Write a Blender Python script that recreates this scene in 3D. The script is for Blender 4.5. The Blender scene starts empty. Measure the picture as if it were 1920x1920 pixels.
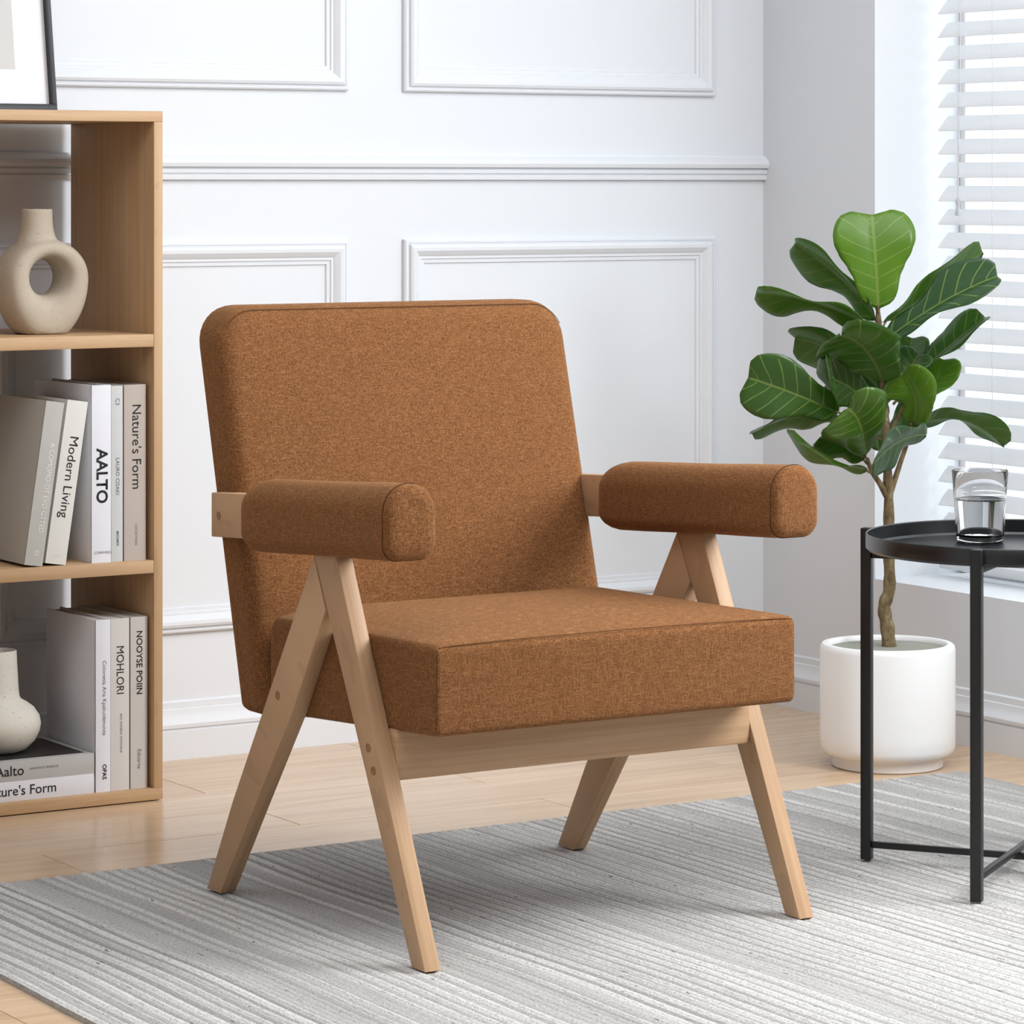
import bpy, bmesh, math, random
from mathutils import Vector, Matrix

random.seed(7)
S = bpy.context.scene
COL = S.collection

# ------------------------------------------------------------------ camera
YAW = math.radians(32.0)
cd = bpy.data.cameras.new('camera')
cam = bpy.data.objects.new('camera', cd); COL.objects.link(cam)
cam.location = (0, 0, 1.05)
cam.rotation_euler = (math.pi / 2, 0, -YAW)
cd.sensor_width = 36.0
cd.lens = 120.0
cd.shift_y = -618.0 / 1920.0
cd.clip_start = 0.05
S.camera = cam

# ------------------------------------------------------------------ world, lights, exposure
W = bpy.data.worlds.new('sky'); S.world = W; W.use_nodes = True
bg = W.node_tree.nodes['Background']
bg.inputs['Color'].default_value = (0.93, 0.97, 1.0, 1)
bg.inputs['Strength'].default_value = 2.6


def area(name, loc, rot, sx, sy, power, color=(1, 1, 1)):
    l = bpy.data.lights.new(name, 'AREA'); l.shape = 'RECTANGLE'
    l.size = sx; l.size_y = sy; l.energy = power; l.color = color
    o = bpy.data.objects.new(name, l); COL.objects.link(o)
    o.location = loc; o.rotation_euler = rot
    return o


def aim(o, target):
    o.rotation_euler = (Vector(target) - o.location).to_track_quat('-Z', 'Y').to_euler()
    return o


# daylight in the two unblinded windows of the right wall, bright sky outside the blind, and an added overhead light that brightens wall, seat and floor
aim(area('daylight_side_window', (4.13, 2.85, 1.72), (0, 0, 0), 1.05, 1.15, 92, (0.96, 0.982, 1.0)), (2.7, 3.9, 0.7))
aim(area('daylight_outside_blind', (6.1, 3.3, 2.0), (0, 0, 0), 2.6, 2.6, 34, (0.93, 0.97, 1.0)), (4.2, 5.15, 1.0))
area('added_overhead_light', (2.35, 2.9, 2.69), (0, 0, 0), 2.8, 2.4, 82, (0.96, 0.982, 1.0))

S.view_settings.view_transform = 'Standard'
S.view_settings.look = 'None'
S.view_settings.gamma = 1.0
S.view_settings.use_curve_mapping = False
S.view_settings.exposure = -0.47
S.cycles.use_denoising = True
S.cycles.max_bounces = 7
S.cycles.diffuse_bounces = 3
S.cycles.transmission_bounces = 7
S.cycles.glossy_bounces = 2
S.cycles.use_adaptive_sampling = True
S.cycles.adaptive_threshold = 0.1
S.cycles.transparent_max_bounces = 8
S.cycles.caustics_reflective = False
S.cycles.caustics_refractive = False
S.cycles.sample_clamp_indirect = 6.0

# ------------------------------------------------------------------ material helpers
def lin(r, g, b):
    f = lambda v: (v / 255 / 12.92) if v <= 10 else ((v / 255 + 0.055) / 1.055) ** 2.4
    return (f(r), f(g), f(b), 1.0)


class NT:
    def __init__(s, name):
        s.m = bpy.data.materials.new(name); s.m.use_nodes = True
        s.t = s.m.node_tree; s.n = s.t.nodes; s.b = s.n['Principled BSDF']

    def node(s, typ, **kw):
        nd = s.n.new(typ)
        for k, v in kw.items():
            setattr(nd, k, v)
        return nd

    def link(s, a, b):
        s.t.links.new(a, b)

    def coord(s, out='Object', scale=(1, 1, 1), rot=(0, 0, 0)):
        tc = s.node('ShaderNodeTexCoord'); mp = s.node('ShaderNodeMapping')
        mp.inputs['Scale'].default_value = scale; mp.inputs['Rotation'].default_value = rot
        s.link(tc.outputs[out], mp.inputs['Vector'])
        return mp.outputs['Vector']

    def noise(s, vec, scale=5, detail=3, rough=0.5, dist=0.0):
        n = s.node('ShaderNodeTexNoise')
        n.inputs['Scale'].default_value = scale; n.inputs['Detail'].default_value = detail
        n.inputs['Roughness'].default_value = rough; n.inputs['Distortion'].default_value = dist
        if vec is not None: s.link(vec, n.inputs['Vector'])
        return n.outputs['Fac']

    def ramp(s, fac, stops):
        r = s.node('ShaderNodeValToRGB'); e = r.color_ramp.elements
        while len(e) < len(stops): e.new(0.5)
        for i, (p, c) in enumerate(stops):
            e[i].position = p; e[i].color = c
        s.link(fac, r.inputs['Fac'])
        return r.outputs['Color']

    def mix(s, fac, a, b, mode='MIX'):
        m = s.node('ShaderNodeMix', data_type='RGBA', blend_type=mode)
        for sock, v in ((m.inputs[0], fac), (m.inputs[6], a), (m.inputs[7], b)):
            if isinstance(v, (int, float, tuple)): sock.default_value = v
            else: s.link(v, sock)
        return m.outputs[2]

    def math(s, op, a, b=0.0):
        m = s.node('ShaderNodeMath', operation=op)
        for i, v in enumerate((a, b)):
            if isinstance(v, (int, float)): m.inputs[i].default_value = v
            else: s.link(v, m.inputs[i])
        return m.outputs[0]

    def bump(s, h, strength=0.3, dist=0.002):
        b = s.node('ShaderNodeBump'); b.inputs['Strength'].default_value = strength
        b.inputs['Distance'].default_value = dist
        s.link(h, b.inputs['Height']); s.link(b.outputs['Normal'], s.b.inputs['Normal'])

    def set(s, color=None, rough=None, spec=None, metal=None):
        if color is not None:
            if isinstance(color, tuple): s.b.inputs['Base Color'].default_value = color
            else: s.link(color, s.b.inputs['Base Color'])
        if rough is not None: s.b.inputs['Roughness'].default_value = rough
        if spec is not None: s.b.inputs['Specular IOR Level'].default_value = spec
        if metal is not None: s.b.inputs['Metallic'].default_value = metal
        return s.m


def plain(name, rgb, rough=0.6, spec=0.4, metal=0.0, var=0.03):
    t = NT(name); c = lin(*rgb)
    d = tuple(max(0, v * (1 - var * 2)) for v in c[:3]) + (1,)
    f = t.noise(t.coord(), 9, 3)
    return t.set(t.mix(f, d, c), rough, spec, metal)


def wood(name, light, dark, rough=0.5, ring=55.0, spec=0.35):
    """grain runs along U of the UV map (metres)"""
    t = NT(name)
    v1 = t.coord('UV', (2.2, ring, 1)); v2 = t.coord('UV', (14, ring * 9, 1)); v3 = t.coord('UV', (.9, 16, 1))
    n1 = t.noise(v1, 1.0, 4, 0.6, 0.15); n2 = t.noise(v2, 1.0, 2, 0.5); n3 = t.noise(v3, 1.0, 2, 0.5, 0.1)
    oi = t.node('ShaderNodeObjectInfo')
    c = t.ramp(n1, [(0.28, lin(*dark)), (0.5, lin(*[(a + b) / 2 + 4 for a, b in zip(light, dark)])), (0.72, lin(*light))])
    c = t.mix(t.math('MULTIPLY', n3, 0.35), c, lin(*dark), 'MIX')
    c = t.mix(t.math('MULTIPLY', t.math('GREATER_THAN', n2, 0.62), 0.16), c, lin(*[q * 0.72 for q in dark]))
    c = t.mix(t.math('MULTIPLY', oi.outputs['Random'], 0.12), c, lin(*[q * 0.9 for q in dark]))
    t.bump(n1, 0.08, 0.001)
    return t.set(c, rough, spec)


def m_wall():
    t = NT('wall_paint')
    n = t.noise(t.coord('Object'), 160, 2)
    t.bump(n, 0.03, 0.001)
    f = t.noise(t.coord('Object'), 1.3, 2)
    return t.set(t.mix(f, lin(226, 229, 234), lin(229, 232, 237)), 0.55, 0.3)


def m_floor():
    t = NT('oak_floor')
    v1 = t.coord('Object', (1.4, 22, 1)); v2 = t.coord('Object', (9, 190, 1)); v3 = t.coord('Object', (2.5, 7, 1))
    oi = t.node('ShaderNodeObjectInfo')
    def shifted(v, k):
        a = t.node('ShaderNodeVectorMath', operation='ADD'); cx = t.node('ShaderNodeCombineXYZ')
        r = t.math('MULTIPLY', oi.outputs['Random'], k)
        t.link(r, cx.inputs[0]); t.link(r, cx.inputs[1]); t.link(v, a.inputs[0]); t.link(cx.outputs[0], a.inputs[1])
        return a.outputs[0]
    n1 = t.noise(shifted(v1, 37.0), 1, 4, 0.55, 1.2); n2 = t.noise(shifted(v2, 11.0), 1, 2, 0.5); n3 = t.noise(shifted(v3, 53.0), 1, 3, 0.5, 0.6)
    c = t.ramp(n1, [(0.25, lin(190, 158, 126)), (0.5, lin(212, 182, 150)), (0.75, lin(224, 198, 168))])
    c = t.mix(t.math('MULTIPLY', n3, 0.4), c, lin(204, 172, 140))
    c = t.mix(t.math('MULTIPLY', t.math('GREATER_THAN', n2, 0.6), 0.14), c, lin(176, 146, 116))
    c = t.mix(t.math('MULTIPLY', oi.outputs['Random'], 0.22), c, lin(200, 168, 136))
    t.bump(n1, 0.04, 0.001)
    return t.set(c, 0.22, 0.4)


def m_fabric():
    t = NT('brown_boucle')
    v = t.coord('Object')
    n1 = t.noise(v, 420, 3, 0.6); n2 = t.noise(v, 14, 4, 0.6); n3 = t.noise(v, 900, 2, 0.5)
    vx = t.noise(t.coord('Object', (700, 700, 90)), 1, 1); vz = t.noise(t.coord('Object', (90, 90, 700)), 1, 1)
    w = t.math('MAXIMUM', vx, vz)
    h = t.math('ADD', t.math('MULTIPLY', n1, 0.6), t.math('MULTIPLY', w, 0.5))
    c = t.ramp(h, [(0.40, lin(76, 47, 27)), (0.57, lin(117, 77, 46)), (0.74, lin(152, 108, 71))])
    c = t.mix(t.math('MULTIPLY', n2, 0.35), c, lin(109, 71, 41))
    c = t.mix(t.math('MULTIPLY', t.math('GREATER_THAN', n3, 0.64), 0.3), c, lin(162, 118, 80))
    t.bump(h, 0.5, 0.0016)
    m = t.set(c, 0.95, 0.1)
    t.b.inputs['Sheen Weight'].default_value = 0.25
    t.b.inputs['Sheen Roughness'].default_value = 0.5
    t.b.inputs['Sheen Tint'].default_value = lin(220, 175, 130)
    return m


def m_rug():
    t = NT('striped_rug')
    at = t.node('ShaderNodeAttribute', attribute_name='yarn'); st = at.outputs['Fac']
    drift = t.noise(t.coord('Object', (30, 2.2, 1)), 1.0, 2, 0.5)
    st = t.math('ADD', st, t.math('MULTIPLY', t.math('SUBTRACT', drift, 0.5), 0.5))
    c = t.ramp(st, [(0.0, lin(160, 158, 156)), (0.45, lin(190, 188, 186)), (1.0, lin(226, 224, 221))])
    f1 = t.noise(t.coord('Object', (1, .55, 1)), 300, 3, 0.7)
    c = t.mix(t.math('MULTIPLY', t.math('GREATER_THAN', f1, 0.55), 0.42), c, lin(150, 148, 147))
    c = t.mix(t.math('MULTIPLY', t.math('LESS_THAN', f1, 0.42), 0.35), c, lin(222, 220, 217))
    f2 = t.noise(t.coord('Object', (210, 34, 1)), 1, 1)
    c = t.mix(t.math('MULTIPLY', t.math('GREATER_THAN', f2, 0.735), 0.7), c, lin(72, 70, 70))
    f3 = t.noise(t.coord('Object'), 620, 2, 0.6)
    t.bump(t.math('ADD', f3, f1), 0.8, 0.003)
    return t.set(c, 1.0, 0.05)


def m_leaf():
    t = NT('fig_leaf')
    tc = t.node('ShaderNodeTexCoord'); sp = t.node('ShaderNodeSeparateXYZ'); t.link(tc.outputs['UV'], sp.inputs[0])
    u = t.math('ABSOLUTE', t.math('SUBTRACT', sp.outputs[0], 0.5)); v = sp.outputs[1]
    rib = t.math('LESS_THAN', u, 0.016)
    # side veins: run from the midrib outwards and towards the tip
    ph = t.math('FRACT', t.math('ADD', t.math('MULTIPLY', t.math('SUBTRACT', v, t.math('MULTIPLY', u, 0.42)), 7.0), 0.3))
    vein = t.math('MULTIPLY', t.math('LESS_THAN', t.math('ABSOLUTE', t.math('SUBTRACT', ph, 0.5)), 0.045), t.math('LESS_THAN', u, 0.42))
    vv = t.math('MAXIMUM', rib, vein)
    oi = t.node('ShaderNodeObjectInfo')
    n = t.noise(t.coord('Object'), 38, 3)
    backlit_tone = t.node('ShaderNodeAttribute', attribute_type='OBJECT', attribute_name='backlit_tone')
    base = t.ramp(backlit_tone.outputs['Fac'], [(0.0, lin(50, 78, 56)), (0.5, lin(66, 98, 44)), (1.0, lin(108, 150, 42))])
    base = t.mix(t.math('MULTIPLY', n, 0.35), base, lin(44, 80, 34))
    geo = t.node('ShaderNodeNewGeometry')
    base = t.mix(geo.outputs['Backfacing'], base, lin(104, 134, 70))
    c = t.mix(t.math('MULTIPLY', vv, 0.72), base, lin(150, 176, 90))
    t.set(c, 0.30, 0.6)
    t.bump(t.math('SUBTRACT', t.math('MULTIPLY', n, 0.4), vv), 0.25, 0.002)
    tr = t.node('ShaderNodeBsdfTranslucent'); t.link(t.mix(vv, lin(140, 188, 36), lin(80, 120, 30)), tr.inputs['Color'])
    mx = t.node('ShaderNodeMixShader'); mx.inputs[0].default_value = 0.36
    out = t.n['Material Output']
    t.link(t.b.outputs[0], mx.inputs[1]); t.link(tr.outputs[0], mx.inputs[2]); t.link(mx.outputs[0], out.inputs[0])
    return t.m


def m_bark():
    t = NT('fig_bark')
    v = t.coord('Object', (60, 60, 25)); n = t.noise(v, 1, 4, 0.6); n2 = t.noise(t.coord('Object'), 140, 2)
    c = t.ramp(n, [(0.3, lin(80, 66, 46)), (0.55, lin(124, 108, 80)), (0.8, lin(158, 146, 114))])
    c = t.mix(t.math('MULTIPLY', t.math('GREATER_THAN', n2, 0.6), 0.4), c, lin(66, 62, 40))
    t.bump(n, 0.6, 0.004)
    return t.set(c, 0.85, 0.2)


def m_glass(name, rgb=(1, 1, 1), ior=1.45):
    t = NT(name)
    t.b.inputs['Base Color'].default_value = tuple(rgb) + (1,)
    t.b.inputs['Transmission Weight'].default_value = 1.0
    t.b.inputs['Roughness'].default_value = 0.0
    t.b.inputs['IOR'].default_value = ior
    return t.m


def m_pane():
    t = NT('window_pane')
    tr = t.node('ShaderNodeBsdfTransparent'); tr.inputs['Color'].default_value = (.97, .98, .98, 1)
    gl = t.node('ShaderNodeBsdfGlossy'); gl.inputs['Roughness'].default_value = 0.02
    mx = t.node('ShaderNodeMixShader'); mx.inputs[0].default_value = 0.05
    t.link(tr.outputs[0], mx.inputs[1]); t.link(gl.outputs[0], mx.inputs[2]); t.link(mx.outputs[0], t.n['Material Output'].inputs[0])
    return t.m


def m_slat():
    t = NT('blind_slat')
    n = t.noise(t.coord('Object'), 20, 2)
    t.set(t.mix(n, lin(243, 244, 246), lin(247, 248, 250)), 0.45, 0.4)
    tr = t.node('ShaderNodeBsdfTranslucent'); tr.inputs['Color'].default_value = (0.9, 0.92, 0.94, 1)
    mx = t.node('ShaderNodeMixShader'); mx.inputs[0].default_value = 0.3
    t.link(t.b.outputs[0], mx.inputs[1]); t.link(tr.outputs[0], mx.inputs[2]); t.link(mx.outputs[0], t.n['Material Output'].inputs[0])
    return t.m


def m_ceramic(name, a, b, speck=True):
    t = NT(name)
    n = t.noise(t.coord('Object'), 22, 4, 0.6); sp = t.noise(t.coord('Object'), 260, 1)
    c = t.mix(n, lin(*a), lin(*b))
    if speck: c = t.mix(t.math('MULTIPLY', t.math('GREATER_THAN', sp, 0.7), 0.4), c, lin(120, 98, 78))
    t.bump(t.noise(t.coord('Object'), 180, 3), 0.12, 0.001)
    return t.set(c, 0.8, 0.2)


M = dict(
    wall=m_wall(), floor=m_floor(), fabric=m_fabric(), rug=m_rug(), leaf=m_leaf(), bark=m_bark(), slat=m_slat(),
    ash=wood('ash_wood', (204, 170, 135), (174, 137, 102), 0.5, 60),
    shelf=wood('shelf_wood', (202, 168, 130), (180, 144, 106), 0.5, 45),
    seam=plain('seam_thread', (86, 56, 34), 0.95, 0.1),
    plug=plain('dowel_wood', (150, 112, 80), 0.6),
    black=plain('black_metal', (15, 15, 16), 0.38, 0.5),
    tray=plain('black_tray_metal', (17, 19, 23), 0.30, 0.6),
    frame_black=plain('black_frame_wood', (34, 36, 42), 0.45),
    mat_white=plain('picture_mat', (236, 236, 240), 0.8),
    print_grey=plain('picture_print', (206, 205, 203), 0.8),
    pot=plain('white_pot_glaze', (240, 240, 240), 0.35, 0.4, 0, 0.01),
    soil=plain('pale_potting_grit', (158, 158, 148), 0.9, 0.2, 0, 0.15),
    vase_a=m_ceramic('sand_ceramic', (174, 162, 144), (190, 178, 162)),
    vase_b=m_ceramic('cream_ceramic', (220, 214, 202), (228, 222, 212)),
    glass=m_glass('clear_glass'), water=m_glass('clear_water', (0.97, 0.99, 1.0), 1.33), pane=m_pane(),
    pages=plain('paper_pages', (226, 220, 210), 0.9),
    bk_grey=plain('cover_grey', (186, 184, 178), 0.7), bk_cream=plain('cover_cream', (222, 220, 214), 0.7),
    bk_white=plain('cover_white', (230, 230, 236), 0.6), bk_pale=plain('cover_pale_grey', (204, 205, 204), 0.7),
    bk_taupe=plain('cover_taupe', (188, 176, 166), 0.7), bk_silver=plain('cover_silver', (190, 189, 188), 0.6),
    bk_linen=plain('cover_linen', (214, 209, 205), 0.7), bk_stone=plain('cover_stone', (204, 197, 191), 0.7),
    bk_dark=plain('cover_dark_print', (46, 42, 40), 0.5),
    ink=plain('black_ink', (24, 24, 26), 0.7), ink_grey=plain('grey_ink', (120, 118, 116), 0.7), ink_white=plain('white_ink', (236, 236, 232), 0.7),
    cord=plain('white_cord', (232, 233, 236), 0.7),
    tassel=plain('grey_tassel', (206, 209, 214), 0.5),
    greige=plain('greige_paint', (222, 218, 213), 0.8),
    ceiling=plain('ceiling_paint', (240, 240, 240), 0.8),
)

# ------------------------------------------------------------------ mesh helpers
def mesh_obj(name, verts, faces, mat, parent=None, smooth=None, uv_axis=None):
    me = bpy.data.meshes.new(name)
    me.from_pydata([tuple(v) for v in verts], [], faces)
    me.validate(); me.update()
    bm = bmesh.new(); bm.from_mesh(me); bmesh.ops.recalc_face_normals(bm, faces=bm.faces); bm.to_mesh(me); bm.free()
    return finish(name, me, mat, parent, smooth, uv_axis)


def finish(name, me, mat, parent=None, smooth=None, uv_axis=None):
    if mat is not None: me.materials.append(M[mat])
    if smooth is not None:
        me.polygons.foreach_set('use_smooth', [True] * len(me.polygons))
        me.set_sharp_from_angle(angle=math.radians(smooth))
    if uv_axis is not None:
        ax = Vector(uv_axis).normalized()
        p1 = ax.orthogonal().normalized(); p2 = ax.cross(p1)
        uvl = me.uv_layers.new(name='UVMap')
        for lp in me.loops:
            co = me.vertices[lp.vertex_index].co
            uvl.data[lp.index].uv = (co.dot(ax), co.dot(p1) + co.dot(p2) * 1.13)
    o = bpy.data.objects.new(name, me); COL.objects.link(o)
    if parent is not None: o.parent = parent
    return o


def bm_obj(name, bm, mat, parent=None, smooth=None, uv_axis=None):
    bmesh.ops.recalc_face_normals(bm, faces=bm.faces)
    me = bpy.data.meshes.new(name); bm.to_mesh(me); bm.free()
    return finish(name, me, mat, parent, smooth, uv_axis)


def add_box(bm, lo, hi, bevel=0.0, seg=2):
    lo = Vector(lo); hi = Vector(hi)
    mt = Matrix.Translation((lo + hi) / 2) @ Matrix.Diagonal((*(hi - lo), 1))
    r = bmesh.ops.create_cube(bm, size=1, matrix=mt)
    if bevel > 0:
        es = list({e for v in r['verts'] for e in v.link_edges})
        bmesh.ops.bevel(bm, geom=es, offset=bevel, segments=seg, affect='EDGES', profile=0.5)


def box(name, lo, hi, mat, parent=None, bevel=0.0, uv_axis=None, seg=2):
    bm = bmesh.new(); add_box(bm, lo, hi, bevel, seg)
    return bm_obj(name, bm, mat, parent, 35 if bevel else None, uv_axis)


def boxes(name, lst, mat, parent=None, bevel=0.0, uv_axis=None):
    bm = bmesh.new()
    for lo, hi in lst: add_box(bm, lo, hi, bevel)
    return bm_obj(name, bm, mat, parent, 35 if bevel else None, uv_axis)


def prism(name, poly, x0, x1, mat, parent=None, bevel=0.0, uv_axis=None):
    """poly of (y, z), extruded along x"""
    bm = bmesh.new()
    a = [bm.verts.new((x0, y, z)) for y, z in poly]; b = [bm.verts.new((x1, y, z)) for y, z in poly]
    n = len(poly)
    bm.faces.new(a); bm.faces.new(b[::-1])
    for i in range(n): bm.faces.new((a[i], b[i], b[(i + 1) % n], a[(i + 1) % n]))
    bmesh.ops.recalc_face_normals(bm, faces=bm.faces)
    if bevel: bmesh.ops.bevel(bm, geom=list(bm.edges), offset=bevel, segments=2, affect='EDGES', profile=0.5)
    return bm_obj(name, bm, mat, parent, 35 if bevel else None, uv_axis)


def lathe(name, prof, mat, parent=None, seg=64, center=(0, 0, 0), smooth=40):
    vs = []; fs = []; rings = []
    for r, z in prof:
        if r < 1e-6:
            rings.append([len(vs)]); vs.append((center[0], center[1], center[2] + z))
        else:
            rings.append(list(range(len(vs), len(vs) + seg)))
            for k in range(seg):
                a = 2 * math.pi * k / seg
                vs.append((center[0] + r * math.cos(a), center[1] + r * math.sin(a), center[2] + z))
    for A, B in zip(rings, rings[1:]):
        if len(A) == 1 and len(B) == 1: continue
        for k in range(seg):
            k2 = (k + 1) % seg
            if len(A) == 1: fs.append((A[0], B[k2], B[k]))
            elif len(B) == 1: fs.append((A[k], A[k2], B[0]))
            else: fs.append((A[k], A[k2], B[k2], B[k]))
    return mesh_obj(name, vs, fs, mat, parent, smooth)


def tube_data(pts, radii, seg=10, vs=None, fs=None):
    vs = [] if vs is None else vs; fs = [] if fs is None else fs
    pts = [Vector(p) for p in pts]
    if isinstance(radii, (int, float)): radii = [radii] * len(pts)
    prev = None; rings = []
    for i, p in enumerate(pts):
        t = (pts[min(i + 1, len(pts) - 1)] - pts[max(i - 1, 0)]).normalized()
        nrm = t.orthogonal().normalized() if prev is None else (prev - t * prev.dot(t)).normalized()
        prev = nrm; bn = t.cross(nrm)
        rings.append(list(range(len(vs), len(vs) + seg)))
        for k in range(seg):
            a = 2 * math.pi * k / seg
            vs.append(p + (nrm * math.cos(a) + bn * math.sin(a)) * radii[i])
    for A, B in zip(rings, rings[1:]):
        for k in range(seg):
            k2 = (k + 1) % seg
            fs.append((A[k], A[k2], B[k2], B[k]))
    fs.append(tuple(rings[0][::-1])); fs.append(tuple(rings[-1]))
    return vs, fs


def tube(name, pts, radii, mat, parent=None, seg=10):
    vs, fs = tube_data(pts, radii, seg)
    return mesh_obj(name, vs, fs, mat, parent, 50)


def spline(pts, n=6):
    """Catmull-Rom through points"""
    P = [Vector(p) for p in pts]; P = [2 * P[0] - P[1]] + P + [2 * P[-1] - P[-2]]
    out = []
    for i in range(1, len(P) - 2):
        for k in range(n):
            t = k / n
            a, b, c, d = P[i - 1:i + 3]
            out.append(0.5 * ((2 * b) + (c - a) * t + (2 * a - 5 * b + 4 * c - d) * t * t + (3 * b - a - 3 * c + d) * t ** 3))
    out.append(P[-2])
    return out


def empty(name, loc=(0, 0, 0), rot=(0, 0, 0)):
    o = bpy.data.objects.new(name, None); COL.objects.link(o)
    o.location = loc; o.rotation_euler = rot; o.empty_display_size = 0.05
    return o


def tag(o, label, cat, group=None):
    o['label'] = label; o['category'] = cat
    if group: o['group'] = group
    return o


def struct(o, label=None):
    o['kind'] = 'structure'
    if label: o['label'] = label
    return o


def rrect(w, h, rs, n=6):
    """rounded rectangle outline centred at 0; rs = radii (br, tr, tl, bl), counter-clockwise"""
    out = []
    for (cx, cy, a0), r in zip(((1, -1, -90), (1, 1, 0), (-1, 1, 90), (-1, -1, 180)), rs):
        r = max(r, 0.0005)
        for k in range(n + 1):
            a = math.radians(a0 + 90 * k / n)
            out.append((cx * (w / 2 - r) + r * math.cos(a), cy * (h / 2 - r) + r * math.sin(a)))
    return out


def pad(name, w, h, th, rs, er, mat, parent, fn, crown=(0, 0), n=6, es=5, inner=9, cexp=.6):
    """upholstered slab: outline w x h with corner radii rs, thickness th, edge radius er;
    fn(a, b, c) maps slab coordinates to space (c = 0 back .. th front)"""
    rings = []
    half = min(w, h) / 2
    ins_in = [er + (half - er) * ((k + 1) / inner) * 0.96 for k in range(inner)]
    seq = []
    for i in reversed(ins_in): seq.append((i, 0.0, -1))
    for k in range(es + 1):
        a = math.pi / 2 * k / es
        seq.append((er * (1 - math.sin(a)), er * (1 - math.cos(a)), 0))
    for q in range(1, 5): seq.append((0.0, er + (th - 2 * er) * q / 5, 0))
    for k in range(es + 1):
        a = math.pi / 2 * k / es
        seq.append((er * (1 - math.cos(a)), th - er * (1 - math.sin(a)), 0))
    for i in ins_in: seq.append((i, th, 1))
    vs = []
    for ins, c, side in seq:
        o = rrect(w - 2 * ins, h - 2 * ins, [max(r - ins, 0.0004) for r in rs], n)
        ring = []
        for a, b in o:
            fx = max(0.0, 1 - (2 * a / w) ** 2); fy = max(0.0, 1 - (2 * b / h) ** 2)
            cr = (fx ** cexp) * (fy ** cexp)
            cc = c
            if c > th * 0.5: cc = c + crown[1] * cr
            else: cc = c - crown[0] * cr
            ring.append(len(vs)); vs.append(fn(a, b, cc))
        rings.append(ring)
    fs = []
    m = len(rings[0])
    for A, B in zip(rings, rings[1:]):
        for k in range(m): fs.append((A[k], A[(k + 1) % m], B[(k + 1) % m], B[k]))
    fs.append(tuple(rings[0][::-1])); fs.append(tuple(rings[-1]))
    return mesh_obj(name, vs, fs, mat, parent, 60)


def text_mesh(name, body, size, fn, mat, parent, align='LEFT', bold=0.0, space=1.0, xscale=1.0):
    cu = bpy.data.curves.new(name, 'FONT'); cu.body = body; cu.size = 1.0
    cu.offset = bold; cu.space_character = space; cu.align_x = align; cu.align_y = 'CENTER'; cu.resolution_u = 3
    tmp = bpy.data.objects.new('lettering_source', cu); COL.objects.link(tmp)
    dg = bpy.context.evaluated_depsgraph_get(); dg.update()
    me = bpy.data.meshes.new_from_object(tmp.evaluated_get(dg))
    me.name = name
    bpy.data.objects.remove(tmp); bpy.data.curves.remove(cu)
    for v in me.vertices: v.co = fn(v.co.x * size * xscale, v.co.y * size)
    me.materials.clear()
    return finish(name, me, mat, parent)


# ------------------------------------------------------------------ the room
YB = 5.60      # face of the back wall
XR = 4.10      # face of the right wall
XL, YF, ZC = -1.0, -2.4, 2.7
PH, PL = 0.1705, 0.92

floor = struct(box('floor', (XL - .1, YF - .1, -0.10), (XR + .4, YB + .12, -0.012), 'soil'), 'light oak plank floor')
proto = {}
def plank(x0, x1, y0, y1):
    key = (round(x1 - x0, 3), round(y1 - y0, 3))
    if key not in proto:
        bm = bmesh.new(); g = 0.0007
        add_box(bm, (g, g, -0.012), (key[0] - g, key[1] - g, 0), 0.0006, 1)
        me = bpy.data.meshes.new('plank'); bm.to_mesh(me); bm.free(); me.materials.append(M['floor']); proto[key] = me
    o = bpy.data.objects.new('plank', proto[key]); COL.objects.link(o); o.location = (x0, y0, 0); o.parent = floor
row = 0
y = 5.426
rows = [(5.426, 5.5965)]
while y > 1.4:
    rows.append((y - PH, y)); y -= PH
for i, (y0, y1) in enumerate(rows):
    x = 2.203 - (0.0 if i % 2 == 0 else 0.46)
    while x > .4: x -= PL
    while x < XR:
        a, b = max(x, 0.4), min(x + PL, XR)
        if b - a > 0.02: plank(a, b, y0, y1)
        x += PL
yl = rows[-1][0]
boxes('floor_field', [((XL, YF, -.012), (XR, yl, 0)), ((XL, yl, -.012), (0.4, YB, 0))], 'floor', floor)

wall_back = struct(box('wall_back', (XL - .1, YB, -0.012), (XR + .4, YB + .12, ZC), 'wall'), 'white panelled back wall')
WY0, WY1, WZ0, WZ1 = 3.95, 5.235, 0.282, 2.35       # blind window
VY0, VY1, VZ0, VZ1 = 2.15, 3.55, 0.95, 2.45         # window nearer the camera
XO = 4.36
wall_right = struct(boxes('wall_right', [
    ((XR, WY1, -0.012), (XO, YB, ZC)),
    ((XR, WY0, -0.012), (XO, WY1, WZ0)), ((XR, WY0, WZ1), (XO, WY1, ZC)),
    ((XR, VY1, -0.012), (XO, WY0, ZC)),
    ((XR, VY0, -0.012), (XO, VY1, VZ0)), ((XR, VY0, VZ1), (XO, VY1, ZC)),
    ((XR, 1.5, -0.012), (XO, VY0, ZC)), ((XR, 0.0, -0.012), (XO, 1.5, VZ0)), ((XR, 0.0, VZ1), (XO, 1.5, ZC)),
    ((XR, YF, -0.012), (XO, 0.0, ZC))], 'wall'), 'white right wall with window recess')
struct(box('wall_left', (XL - .1, YF - .1, -0.012), (XL, YB, ZC), 'wall'))
struct(box('wall_front', (XL, YF - .1, -0.012), (XO, YF, ZC), 'greige'))
struct(box('ceiling', (XL - .1, YF - .1, ZC), (XO, YB + .12, ZC + .1), 'ceiling'))

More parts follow.
